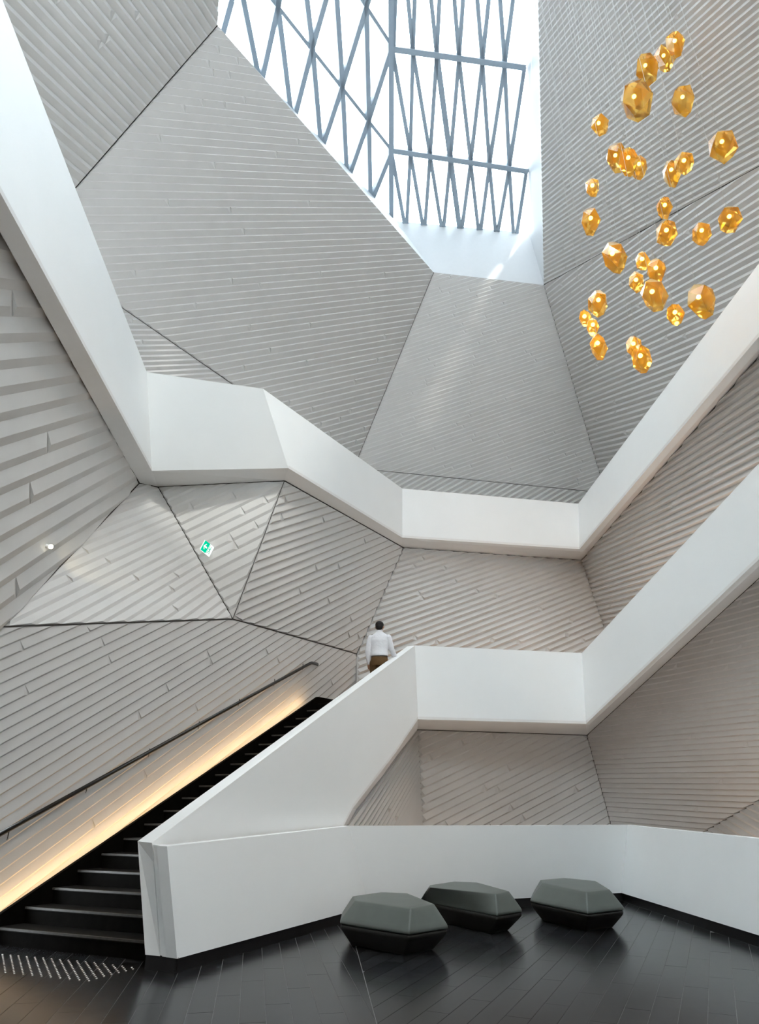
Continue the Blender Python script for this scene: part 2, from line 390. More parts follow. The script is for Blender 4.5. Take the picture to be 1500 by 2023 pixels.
# glass panes: cut each row along its bars
def panes(Pf, quad, cuts, nrm):
    cells = [[Vector(p) for p in quad]]
    for (x0, y0, x1, y1) in cuts:
        e = Vector((x1-x0, y1-y0)); nn = Vector((-e.y, e.x)).normalized(); dd = nn.dot(Vector((x0, y0)))
        nxt = []
        for c in cells:
            A_, B_ = clip_poly(c, nn, dd), clip_poly(c, -nn, -dd)
            for q in (A_, B_):
                if len(q) >= 3:
                    ar = abs(sum(q[i].x*q[(i+1) % len(q)].y-q[(i+1) % len(q)].x*q[i].y for i in range(len(q))))/2
                    if ar > 15: nxt.append(q)
        cells = nxt
    for c in cells:
        slab('pane', [Pf(p.x, p.y)+nrm*0.12 for p in c], nrm*0.012, glass, sky)
for r in (0, 1, 2):
    quad = [(773, yrow(r, 773)), (edgeR(yrow(r, 1038)), yrow(r, 1038)), (edgeR(yrow(r+1, 1038)), yrow(r+1, 1038)), (773, yrow(r+1, 773))]
    cuts = [(x0, y0, x1, y1) for (rr, x0, y0, x1, y1) in segs if rr == r]
    if r: panes(GR, quad, cuts, nR)
    else: panes(GR, quad, [cuts[i] for i in range(0, len(cuts), 2)], nR)
panes(GL, [(400, -110), (773, -110), (773, 440), (400, 60)], [(548, 12, 773, 296), (722, 12, 616, 92+1), (548, 12, 572, 208), (616, 92, 631, 268), (675, 168, 683, 330), (727, 235, 730, 382), (616, 92, 583, 222)], nL)
# roof glazing continuing over the hall (out of the frame)
slab('pane', [GR(773, -1300)+nR*.12, GR(1030, -1300)+nR*.12, GR(1031, -150)+nR*.12, GR(773, -235)+nR*.12], nR*.012, glass, sky)
slab('pane', [GL(430, -1300)+nL*.12, GL(773, -1300)+nL*.12, GL(773, -110)+nL*.12, GL(400, -110)+nL*.12], nL*.012, glass, sky)
for i in range(8):
    x = 455+40*i; bar(GL, nL, x, -110, x+25, -1290, 0.14, 0.26); bar(GL, nL, x+30, -110, x-5, -1290, 0.14, 0.26)
for i in range(6):
    x = 800+40*i; bar(GR, nR, x, -200, x+14, -1290, 0.10, 0.2); bar(GR, nR, x+30, -200, x+12, -1290, 0.10, 0.2)

# ------------------------------------------------------------------ balustrades
def outward(a, b, side):
    d = Vector((b.x-a.x, b.y-a.y, 0)).normalized(); n = Vector((-d.y, d.x, 0))
    return n*side
def ribbon(root, T, B, side, th=0.16):
    """T,B lists of 3-D points; one solid panel per bay."""
    n = len(T); offs = []
    for i in range(n):
        ns = []
        if i > 0: ns.append(outward(T[i-1], T[i], side))
        if i < n-1: ns.append(outward(T[i], T[i+1], side))
        m_ = sum(ns, Vector((0, 0, 0))).normalized(); k = th/max(0.5, m_.dot(ns[0])); offs.append(m_*k)
    for i in range(n-1):
        a, b, c, d = T[i], T[i+1], B[i+1], B[i]; oa, ob = offs[i], offs[i+1]
        vs = [a, b, c, d, a+oa, b+ob, c+ob, d+oa]
        new_obj('panel', vs, [(0, 1, 2, 3), (7, 6, 5, 4), (0, 4, 5, 1), (1, 5, 6, 2), (2, 6, 7, 3), (3, 7, 4, 0)], M['white'], root)
    return offs
def lerp(a, b, t): return a + (b-a)*t
def ext(a, b, Y): return a + (b-a)*((Y-a.y)/(b.y-a.y))

gal = empty('gallery_balustrade', (0, 12, 7.6))
tag(gal, 'white folded gallery balustrade wrapping the upper level from top left to right edge', 'balustrade')
AT = [PT['T%d' % i] for i in range(6)]; AB = [PT['B%d' % i] for i in range(6)]
AT[0] = ext(AT[1], AT[0], -4); AT[5] = ext(AT[4], AT[5], -4); AB[0] = ext(AB[1], AB[0], -4); AB[5] = ext(AB[4], AB[5], -4)
def reparent(o, root):
    o.parent = root; o.matrix_parent_inverse = root.matrix_world.inverted()
gal.location = (0, 0, 0)
ribbon(gal, AT, AB, 1)
sa, sa2, sd, se, sg = PT['a'], PT['a2'], PT['d'], PT['e'], PT['g']
sL = ext(sa, PH(0, 460, HB1), -4); sR = ext(sg, PT['gR'], -4)
for q in ([AB[0], AB[1], sa, sL], [AB[1], sa2, sa], [AB[1], AB[2], sd, sa2], [AB[2], AB[3], se, sd], [AB[3], AB[4], sg, se], [AB[4], AB[5], sR, sg]):
    slab('soffit', q, (0, 0, 0.06), M['soffit'], gal)
for a, b in ((sL, sa), (sa, sa2), (sa2, sd), (sd, se), (se, sg), (sg, sR)):
    beam('shadow_gap', a+Vector((0, 0, -.005)), b+Vector((0, 0, -.005)), (0, 0, 1), 0.035, 0.02, M['gap'], gal)
for i in range(5):          # gallery floor behind the balustrade
    o1 = outward(AT[i], AT[i+1], 1); a, b = AB[i]+Vector((0, 0, .3)), AB[i+1]+Vector((0, 0, .3))
    slab('floor_slab', [a+o1*.4, b+o1*.4, b+o1*3.2, a+o1*3.2], (0, 0, -.12), M['soffit'], gal)

stb = empty('stair_balustrade')
tag(stb, 'white folded stair balustrade rising from the newel end past the landing to the right edge', 'balustrade')
T0, T1, T2, T3, B1, B2, B3 = [PT[k] for k in ('sT0', 'sT1', 'sT2', 'sT3', 'sB1', 'sB2', 'sB3')]
T3 = ext(T2, T3, -2); B3 = ext(B2, B3, -2)
plS = plane3(T0, T1, B1)
ribbon(stb, [T1, T2, T3], [B1, B2, B3], 1)
face = [T0, T1, B1] + [PP(x, y, plS) for x, y in ((782, 1487), (732, 1552), (697, 1597), (678, 1634), (676, 1700), (480, 1770), (322, 1840))]
T0i = PH(272, 1662, -.40); off0 = T0i-T0
offn = outward(T0, T1, 1)*0.17
fb = [T0i if i == 0 else p+offn for i, p in enumerate(face)]
nf = len(face)
new_obj('panel', face+fb, [tuple(range(nf)), tuple(range(2*nf-1, nf-1, -1))] + [(i, (i+1) % nf, nf+(i+1) % nf, nf+i) for i in range(nf)], M['white'], stb)
u_, v_, u0 = PT['u'], PT['v'], PT['u0']
slab('soffit', [B1, B2, v_, u_], (0, 0, .05), M['soffit'], stb)
slab('soffit', [B2, B3, ext(v_, PT['x1'], 0), v_], (0, 0, .05), M['soffit'], stb)
fp = face[2:7]; outer = [u_, PY(776, 1507, 13.9), PY(742, 1555, 12.9), PY(708, 1601, 12.0), u0]
for i in range(4): slab('soffit', [fp[i], fp[i+1], outer[i+1], outer[i]], (0, 0, .05), M['soffit'], stb)
for a, b in ((u_, v_), (v_, PT['x1'])):
    beam('shadow_gap', a+Vector((0, 0, -.005)), b+Vector((0, 0, -.005)), (0, 0, 1), 0.03, 0.02, M['gap'], stb)

# ------------------------------------------------------------------ low parapet round the void
par = empty('low_parapet')
tag(par, 'low white folded parapet with black skirting behind the three dark seats', 'parapet')
QT = [PT['pT%d' % i] for i in range(4)]; QB = [PT['pB%d' % i] for i in range(4)]
QT[3] = ext(QT[2], QT[3], 4); QB[3] = ext(QB[2], QB[3], 4)
ribbon(par, QT, QB, 1, 0.14)
N0 = PH(272, 1662, -.40); N0b = PH(287, 1886, -1.38)      # end caps: two slabs with a slit
mid_t, mid_b = PH(300, 1666, -.41), PH(316, 1889, -1.38)
mid_t2 = PH(303, 1669, -.42)
dv = (QT[1]-QT[0]); dv = Vector((dv.x, dv.y, 0)).normalized()
def endcap(a, b, c, d, dep):
    vs = [a, b, c, d] + [p+dv*dep for p in (a, b, c, d)]
    return new_obj('end_cap', vs, [(0, 1, 2, 3), (7, 6, 5, 4), (0, 4, 5, 1), (1, 5, 6, 2), (2, 6, 7, 3), (3, 7, 4, 0)], M['white'], par)
endcap(N0, mid_t, mid_b, N0b, 0.35)
endcap(mid_t2, QT[0], QB[0], PH(317.5, 1889, -1.38), 0.12)
sk = []
KB = [Vector((p.x, p.y, 0.0)) for p in QB]
kn = [Vector((N0b.x, N0b.y, 0))] + KB
kt = [N0b]+QB
for i in range(4):
    o1 = outward(kn[i], kn[i+1], 1)*0.012; ex_ = (kn[i+1]-kn[i]).normalized()*(.05 if i > 1 else 0)
    a, b = kn[i]+o1-ex_, kn[i+1]+o1+(kn[i+1]-kn[i]).normalized()*(.05 if i > 1 else 0)
    slab('skirting', [a-Vector((0, 0, .2)), b-Vector((0, 0, .2)), b+Vector((0, 0, .125)), a+Vector((0, 0, .125))], outward(kn[i], kn[i+1], 1)*0.1, M['black'], par)

# ------------------------------------------------------------------ floor
floor = slab('floor', [(-7, -8, -.003), (4.6, -8, -.003), (4.6, 6, -.003), (KB[2].x+.15, KB[2].y+.2, -.003), (KB[1].x, KB[1].y+.2, -.003), (-2.3, 9.6, -.003), (-5.6, 9.6, -.003), (-7, 7, -.003)], (0, 0, -.3), mat('floor_joint', (0.20, 0.195, 0.19), .6, .3, noise=.3, nscale=30), None)
floor['kind'] = 'structure'
def tile_mat(name, c, seed):
    m = mat(name, c, 0.20, 0.17, noise=0.35, nscale=5, bump=0.06); return m
tm = [tile_mat('floor_tile_a', (0.020, 0.021, 0.023), 0), tile_mat('floor_tile_b', (0.026, 0.027, 0.029), 1), tile_mat('floor_tile_c', (0.016, 0.017, 0.019), 2)]
nf_ = Vector((KB[0].x, KB[0].y))
sA, sB = PH(700, 1858, -1.5), PH(745, 2023, -1.5)       # the long joint between the two laying directions
dj = (sA-sB); nj = Vector((dj.y, -dj.x)).normalized()
def zone(angle, side, tw=0.20, tl=1.25):
    d = Vector((math.sin(angle), math.cos(angle))); s = Vector((d.y, -d.x)); O = Vector((sB.x, sB.y))
    for i in range(-40, 40):
        st = (i*0.37) % 1.0*tl
        for j in range(-6, 12):
            c = [O+s*(i*tw)+d*(j*tl+st), O+s*((i+1)*tw)+d*(j*tl+st), O+s*((i+1)*tw)+d*((j+1)*tl+st), O+s*(i*tw)+d*((j+1)*tl+st)]
            ce = sum(c, Vector((0, 0)))/4; g = 0.0022
            c = [p+(ce-p)*0+(s*(g if (p-ce).dot(s) < 0 else -g))+(d*(g if (p-ce).dot(d) < 0 else -g)) for p in c]
            q = clip_poly(c, nj*side, (nj*side).dot(O)+0.004)
            q = clip_poly(q, Vector((0, 1)), 4.9) if len(q) > 2 else q
            q = clip_poly(q, Vector((0, -1)), -12.75) if len(q) > 2 else q
            # stay inside the parapet line
            for a, b in ((KB[1], KB[2]), (KB[2], KB[3])):
                if len(q) < 3: break
                e = Vector((b.x-a.x, b.y-a.y)); nn = Vector((e.y, -e.x)).normalized(); q = clip_poly(q, nn, nn.dot(Vector((a.x, a.y))))
            if len(q) < 3: continue
            ar = abs(sum(q[k].x*q[(k+1) % len(q)].y-q[(k+1) % len(q)].x*q[k].y for k in range(len(q))))/2
            ce2 = sum(q, Vector((0, 0)))/len(q)
            if ar < 0.004 or abs(ce2.x) > 1.0+0.66*ce2.y or ce2.y > 9.4 and ce2.x < -2 or side < 0 and ce2.y > 10.8 or abs(ce2.x) > .45+.62*ce2.y: continue
            slab('tile', [(p.x, p.y, -.028) for p in q], (0, 0, .028+random.uniform(0, .0006)), random.choice(tm), floor)
zone(math.radians(25), 1); zone(math.radians(-10), -1)
lower = slab('floor_lower', [(-10, -8.5, -4), (11, -8.5, -4), (11, 22, -4), (-10, 22, -4)], (0, 0, -.2), tm[0], None); lower['kind'] = 'structure'; lower.name = 'floor.001'

# ------------------------------------------------------------------ rest of the hall behind the camera
hall_m = mat('hall_plaster', (0.74, 0.72, 0.70), .7, .2, noise=.03)
m1, m2, m3, t1, t2, r2, r1_ = [PT[k] for k in ('m1', 'm2', 'm3', 't1', 't2', 'r2', 'r1')]
wf = slab('wall_front', [(-8.3, -8, -.3), (8.5, -8, -.3), (8.5, -8, 9), (-8.3, -8, 9)], (0, -.2, 0), hall_m); wf['kind'] = 'structure'
slab('plain_wall', [(-8.3, -8, 12), (8.5, -8, 12), (8.5, -8, 23), (-8.3, -8, 23)], (0, -.2, 0), hall_m, wf)
sw = empty('fill_window'); sw['kind'] = 'structure'  # unseen rear window added to brighten the hall
slab('pane', [(-1, -8.1, 9), (6, -8.1, 9), (6, -8.1, 12), (-1, -8.1, 12)], (0, .012, 0), glass, sw)
slab('plain_wall', [(-8.3, -8, 9), (-1, -8, 9), (-1, -8, 12), (-8.3, -8, 12)], (0, -.2, 0), hall_m, wf)
slab('plain_wall', [(8.5, -8, 9), (6, -8, 9), (6, -8, 12), (8.5, -8, 12)], (0, -.2, 0), hall_m, wf)
for i in range(6): beam('mullion', (-1+1.4*i, -8.1, 9), (-1+1.4*i, -8.1, 12), (0, 1, 0), .12, .2, M['steel'], sw)
slab('plain_wall', [(-5.3, -8, -.3), (-5.3, 8.0, -.3), (-5.3, 8.0, 7.2), (-5.3, -8, 7.2)], (-.1, 0, 0), hall_m, wall_left)
slab('plain_wall', [(7.4, -8, -4), (7.4, 9.5, -4), (7.4, 9.5, 7.6), (7.4, -8, 7.6)], (.1, 0, 0), hall_m, wall_right)
slab('plain_wall', [(-8.2, -8, 7.2), (-8.2, 9.5, 7.2), m1, m2, (m2.x, -8, m2.z)], (-.1, 0, 0), hall_m, wall_left)
slab('plain_wall', [(8.4, -8, 7.4), (8.4, 9.5, 7.4), r2, r1_, t2, (t2.x, -8, t2.z)], (.1, 0, 0), hall_m, wall_right)
ce = slab('ceiling', [(m3.x, -1.5, m3.z), (t1.x, -1.5, t1.z), (t1.x, -8, t1.z), (m3.x, -8, m3.z)], (0, 0, .2), hall_m); ce['kind'] = 'structure'  # unseen; front edge set to keep the sun off the lower left walls
slab('pane', [m3, t1, (t1.x, -1.5, t1.z), (m3.x, -1.5, m3.z)], (0, 0, .012), glass, sky)
for i in range(9):
    a_, b_ = m3.lerp(t1, i/8), m3.lerp(t1, min(1, i/8+.06)); b_ = Vector((b_.x, -1.5, b_.z)); beam('glazing_bar', a_, b_, (0, 0, 1), .12, .22, M['steel'], sky)
JJ, KK, MM = PT['J'], PT['K'], PT['Mx']
for q in ([JJ, KK, (KK.x, 21, KK.z), (-9.5, 21, 11.5), (-9.5, 10, 11.5)], [KK, MM, (10.5, 21, MM.z), (KK.x, 21, KK.z)], [MM, r1_, (10.5, 7, 11.8), (10.5, 21, MM.z)], [m1, JJ, (-9.5, 10, 11.5), (-9.5, 8, 11.5)]):
    slab('leak_plate', q, (0, 0, .1), hall_m, wall_back)  # unseen plates added to stop sky light leaking in behind the walls
for a_, b_ in (((-9.5, 7.9), (-9.5, 21)), ((-9.5, 21), (10.5, 21)), ((10.5, 21), (10.5, 6.9)), ((10.5, 6.9), (8.4, 6.9)), ((-8.2, 7.9), (-9.5, 7.9))):  # unseen outer shell added to block sky light at the gaps
    slab('plain_wall', [(*a_, -4.2), (*b_, -4.2), (*b_, 12.3), (*a_, 12.3)], (.02, .1, 0) if a_[1] == b_[1] else (.1, .02, 0), hall_m, wall_back)
slab('ceiling_slope', [m2, m3, (m3.x, -8, m3.z), (m2.x, -8, m2.z)], (0, 0, .1), hall_m, ce)
slab('ceiling_slope', [(t1.x, -6.5, t1.z), (t2.x, -6.5, t2.z), (t2.x, -8, t2.z), (t1.x, -8, t1.z)], (0, 0, .1), hall_m, ce)
slab('pane', [t1, t2, (t2.x, -6.5, t2.z), (t1.x, -6.5, t1.z)], (.01, 0, .01), glass, sky)
for i in range(10):
    ya = 1.6-.85*i; yb = ya-.42; n_ = Vector((.9, 0, .45))
    for y0_, y1_ in ((ya, yb), (yb-.42, yb)):
        if min(y0_, y1_) > -6.6: beam('glazing_bar', (t1.x, y0_, t1.z), (t2.x, y1_, t2.z), n_, .12, .2, M['steel'], sky)

# ------------------------------------------------------------------ staircase
st = empty('staircase')
tag(st, 'black staircase climbing between the slatted wall and the white stair balustrade', 'staircase')
R_ = 0.172; l1 = Vector((-4.40, 8.85, 0)); r1 = Vector((-2.42, 8.03, 0)); dl = Vector((.177, .253, 0)); NS = 19
tread_m = mat('tread_wood', (0.010, 0.009, 0.008), .5, .06, noise=.4, nscale=14, bump=.08)
riser_m = mat('riser_wood', (0.004, 0.0035, 0.003), .6, .03, noise=.3, nscale=10)
nose_m = mat('nosing_strip', (0.055, 0.05, 0.045), .4, .5, noise=.2, nscale=20)
rd = (r1-l1).normalized()
nS = Vector(plS).normalized(); dS = nS.dot(T0)
def right_end(a, z):                      # where the riser line meets the inner face of the balustrade
    best = 99
    for zz in (z, z-R_-.02):
        p = Vector((a.x, a.y, zz)); best = min(best, (dS-nS.dot(p))/nS.dot(rd))
    return Vector((a.x, a.y, 0)) + rd*(best-.10)
for k in range(1, NS):
    a = l1+dl*(k-1); z = k*R_; a2 = a+dl*1.05
    b, b2 = right_end(a, z), right_end(a2, z)
    slab('riser', [(p.x, p.y, z-.03) for p in (a, b, b2, a2)], (0, 0, -R_-.02), riser_m, st)
    fr_ = Vector((rd.y, -rd.x, 0))*0.02
    if fr_.y > 0: fr_ = -fr_
    t_ = slab('tread', [((p).x, (p).y, z) for p in (a+fr_, b+fr_, b2, a2)], (0, 0, -.03), tread_m, st)
    slab('nosing', [((p).x, (p).y, z+.001) for p in (a+fr_*1.05, b+fr_*1.05, b-fr_*.3, a-fr_*.3)], (0, 0, -.022), nose_m, st)
zt = NS*R_
aL = l1+dl*(NS-1); bR = right_end(aL, zt)
slab('riser', [(p.x, p.y, zt-.03) for p in (aL, bR, right_end(aL+dl*.3, zt), aL+dl*.3)], (0, 0, -R_-.02), riser_m, st)
slab('landing', [(aL.x, aL.y, zt), (bR.x, bR.y, zt), (T1.x-.1, T1.y+.3, zt), (T2.x, T2.y+.35, zt), (4.6, 16.0, zt), (0.2, 16.2, zt), (-.6, 14.6, zt), (aL.x-.05, aL.y+.3, zt)], (0, 0, -.3), tread_m, st)
# stringer skirting on the wall side (0.12 above the nosing line)
sg_l = rd*-0.05
A0 = l1 - dl*1.5; A1 = aL
def sp_(p, z): return Vector((p.x, p.y, z))
slab('stringer', [sp_(A0, -.0), sp_(A0, .12-.5*R_), sp_(A1, zt+.12), sp_(A1, zt-.35), sp_(l1+dl*2, 0)], sg_l, riser_m, st)
slab('skirting', [sp_(A1, zt), sp_(A1, zt+.12), Vector((-.62, 14.25, zt+.12)), Vector((-.62, 14.25, zt))], (-.03, .03, 0), riser_m, st)

led_m = emis('warm_led', (1.0, 0.66, 0.32), 19.0)
led = beam('led_strip', sp_(A0, .12-.5*R_)+rd*-.17+Vector((0, 0, -.14)), sp_(A1, zt+.12)+rd*-.17+Vector((0, 0, -.14)), (0, 0, 1), 0.05, 0.015, led_m)
tag(led, 'warm glowing light strip along the foot of the slatted wall beside the staircase', 'light strip')

# ------------------------------------------------------------------ handrail on the left wall
hr = empty('handrail'); tag(hr, 'black round handrail fixed to the slatted wall above the staircase', 'handrail')
pF5 = PL['F5']; nF5 = Vector(pF5).normalized()
if nF5.dot(E-PT['b']) < 0: nF5 = -nF5
def W5(x, y, o): 
    p = PP(x, y, pF5); rr = (E-p).normalized(); return p + rr*(o/rr.dot(nF5))
q0, q1 = W5(-60, 1681, .11), W5(612, 1311, .11)
tube('rail', [q0, q1, W5(616, 1309.5, .10), W5(627, 1312, .04), W5(627, 1314, .0)], 0.030, M['rail'], hr, 12)
for x, y in ((19, 1651), (174, 1559), (297, 1489), (395, 1435), (474, 1391), (544, 1351.5), (600, 1321)):
    p = W5(x-1, y-10, .11); wl = W5(x-3, y-4, -.01)
    dn = Vector((0, 0, -1))
    tube('bracket', [p, p+dn*.055, p+dn*.075+(wl-p)*.15, wl+dn*.075], 0.007, M['rail'], hr, 8)

# ------------------------------------------------------------------ unseen warm strips added for the glow on landing and void walls
led2 = beam('led_strip', (.5, 14.3, zt+.06), (4.4, 15.2, zt+.06), (0, 0, 1), .05, .04, emis('warm_led_soft', (1.0, .66, .40), 15.0))
tag(led2, 'added warm light strip hidden behind the landing balustrade at the foot of the slatted wall', 'light strip')

# ------------------------------------------------------------------ ottomans
oc = mat('ottoman_leather', (0.100, 0.112, 0.100), .42, .45, noise=.06, nscale=6, bump=.05)
ob = mat('ottoman_leather_dark', (0.020, 0.020, 0.018), .45, .4, noise=.1, nscale=6)  # same leather, darker below the rim
def ottoman(top, mid, label):
    """top / mid rings in order: front corner, right, back right, back, back left, left."""
    zt_, zm = .44, .25
    Tt = [PH(x, y, zt_-EYE) for x, y in top]; Mm = []
    c = sum(Tt, Vector((0, 0, 0)))/6
    for t, m_ in zip(Tt, mid):
        if m_: Mm.append(PH(m_[0], m_[1], zm-EYE))
        else:
            q = t + (t-c)*0.30; Mm.append(Vector((q.x, q.y, zm)))
    cm = sum(Mm, Vector((0, 0, 0)))/6; base = Vector((cm.x, cm.y, 0))
    root = empty('ottoman', base); tag(root, label, 'ottoman', 'faceted dark ottomans on the floor')
    def hull(name, rings, m_, bev):
        bm = bmesh.new()
        for ring in rings:
            for p in ring: bm.verts.new(p-base)
        n = 6; bm.verts.ensure_lookup_table()
        for r in range(len(rings)-1):
            for k in range(n):
                bm.faces.new([bm.verts[r*n+k], bm.verts[r*n+(k+1) % n], bm.verts[(r+1)*n+(k+1) % n], bm.verts[(r+1)*n+k]])
        bm.faces.new([bm.verts[k] for k in range(n)]); bm.faces.new([bm.verts[(len(rings)-1)*n+k] for k in range(n)])
        bmesh.ops.recalc_face_normals(bm, faces=bm.faces)
        bmesh.ops.bevel(bm, geom=bm.edges[:], offset=bev, segments=4, profile=.5, affect='EDGES', clamp_overlap=True)
        o = from_bm(name, bm, m_, root, smooth=True); md = o.modifiers.new('soft', 'SMOOTH'); md.iterations = 3; md.factor = .5; return o
    def sc(ring, f, z): return [Vector((cm.x+(p.x-cm.x)*f, cm.y+(p.y-cm.y)*f, z)) for p in ring]
    hull('cushion', [Tt, sc(Mm, 1.0, zm), sc(Mm, .985, zm-.035)], oc, .065)
    hull('base', [sc(Mm, .975, zm-.03), sc(Mm, .985, zm-.07), sc(Mm, .74, 0.0)], ob, .03)
    return root
ottoman([(812, 1795), (858, 1785), (805, 1764), (753, 1762), (697, 1770), (702, 1779)],
        [(808, 1841), (887, 1829), None, None, None, (671, 1820)], 'dark grey-green faceted leather ottoman nearest the camera, left of the three')
ottoman([(980, 1766), (1006, 1760), (944, 1743), (898, 1741), (850, 1748), (849, 1753)],
        [(983, 1805), (1033, 1797), None, None, None, (833, 1776)], 'dark grey-green faceted leather ottoman between the other two')
ottoman([(1159, 1762), (1205, 1757), (1177, 1740), (1115, 1734), (1068, 1738), (1072, 1744)],
        [(1161, 1801), (1234, 1793), None, None, None, (1047, 1778)], 'dark grey-green faceted leather ottoman at right near the parapet corner')

# ------------------------------------------------------------------ pendants
def glassy(name, tcol, dcol, dfac, rough=.10, gf=1.0):
    m = bpy.data.materials.new(name); m.use_nodes = True; nt = m.node_tree; nt.nodes.remove(nt.nodes['Principled BSDF'])
    tr = nt.nodes.new('ShaderNodeBsdfTransparent'); tr.inputs[0].default_value = (*tcol, 1)
    tl = nt.nodes.new('ShaderNodeBsdfTranslucent'); tl.inputs[0].default_value = (*dcol, 1)
    m1_ = nt.nodes.new('ShaderNodeMixShader'); m1_.inputs[0].default_value = dfac
    nt.links.new(tr.outputs[0], m1_.inputs[1]); nt.links.new(tl.outputs[0], m1_.inputs[2])
    g = nt.nodes.new('ShaderNodeBsdfGlossy'); g.inputs['Roughness'].default_value = rough
    f = nt.nodes.new('ShaderNodeFresnel'); f.inputs[0].default_value = 1.38
    m2_ = nt.nodes.new('ShaderNodeMixShader'); nt.links.new(f.outputs[0], m2_.inputs[0])
    nt.links.new(m1_.outputs[0], m2_.inputs[1]); nt.links.new(g.outputs[0], m2_.inputs[2])
    nt.links.new(m2_.outputs[0], nt.nodes['Material Output'].inputs[0]); return m
amber = glassy('amber_glass', (.98, .68, .16), (1.0, .52, .08), .30)
clear = glassy('clear_glass_sheen', (.93, .90, .86), (.97, .94, .90), .5)  # white mixed in stands for the skylight reflected in these clear facets
bulb_m = emis('bulb', (1.0, .74, .38), 19.0)
cord_m = mat('cord_white', (.60, .60, .59), .5, .3, noise=.05)
sock_m = mat('socket_metal', (.45, .42, .38), .35, .5, metal=.8, noise=.05)
LAMPS = [  # px centre, size, distance tweak, description
 (1335, 85.5, 35, 53, .3, 'small amber glass pendant, topmost of the hanging cluster'),
 (1313, 116, 36, 67, 0, 'amber glass pendant second from the top of the cluster'),
 (1277, 136, 45, 72, .2, 'tall amber glass pendant with clear left side just above the largest one'),
 (1255, 199, 60, 84, -.2, 'largest amber glass pendant with clear left facet near the cluster top'),
 (1350.5, 197.5, 43, 61, 0, 'amber glass pendant with dark crown hanging alone right of the largest one'),
 (1184, 247.6, 34, 45, 0, 'small amber glass pendant hanging alone near the skylight wall edge'),
 (1217.5, 314, 42, 68, .2, 'left pendant of the overlapping trio of amber glass lamps'),
 (1243, 317.6, 37, 60, -.5, 'middle and frontmost pendant of the overlapping trio of amber glass lamps'),
 (1264, 329.3, 33, 52, .2, 'right pendant of the overlapping trio of amber glass lamps'),
 (1328, 341, 33, 56, .2, 'amber pendant half behind another, left and lower of that pair'),
 (1353, 322, 36, 48, -.4, 'amber pendant overlapping another, right and upper of that pair'),
 (1428.6, 286, 51, 61, 0, 'wide amber glass pendant at the upper right edge of the cluster'),
 (1171.5, 371, 28, 43, 0, 'small amber pendant directly above the olive one at the cluster left edge'),
 (1168.5, 437, 39, 56, 0, 'olive amber pendant with white top at the left edge of the cluster'),
 (1315, 410, 31, 47, .2, 'small amber pendant touching a larger one right below it on the wall seam'),
 (1318.5, 461, 40, 57, -.1, 'amber pendant right beneath a smaller one near the wall seam'),
 (1388, 460, 35, 44, 0, 'small amber pendant with dark crown left of the far right lamp'),
 (1443, 433.5, 42, 54, 0, 'amber pendant farthest right in the cluster'),
 (1211.7, 509, 42, 70, 0, 'tall oblong amber pendant with clear top on the wall seam'),
 (1270, 516, 28, 39, .1, 'tiny amber pendant topmost of the tight group of four'),
 (1297.5, 535, 36, 51, .1, 'amber pendant with dark crown right in the tight group of four'),
 (1258, 558, 29, 46, .1, 'small amber pendant left in the tight group of four'),
 (1290.5, 584, 48, 69, -.2, 'large amber pendant lowest and biggest of the tight group of four'),
 (1183.7, 599, 37, 56, 0, 'amber pendant with white top above the three small lower left ones'),
 (1155.7, 629, 24, 35, .1, 'tiny amber pendant farthest left at the bottom of the cluster'),
 (1172.5, 645.6, 24, 36, 0, 'tiny amber pendant right above the lower left tapered one'),
 (1182, 684, 32, 52, -.2, 'tapered amber pendant lowest on the left side of the cluster'),
 (1252.5, 684, 29, 42, .2, 'small amber pendant behind the lowest one of the cluster'),
 (1267, 710, 36, 60, -.2, 'amber pendant with clear slanted top, lowest of the whole cluster'),
 (1335, 622, 34, 43, 0, 'small amber pendant with dark crown between two large lower ones'),
 (1383, 595.5, 51, 73, 0, 'large amber pendant nearest the sloping right balustrade'),
]
n18 = Vector(PL['F18'])
rl = random.Random(11)
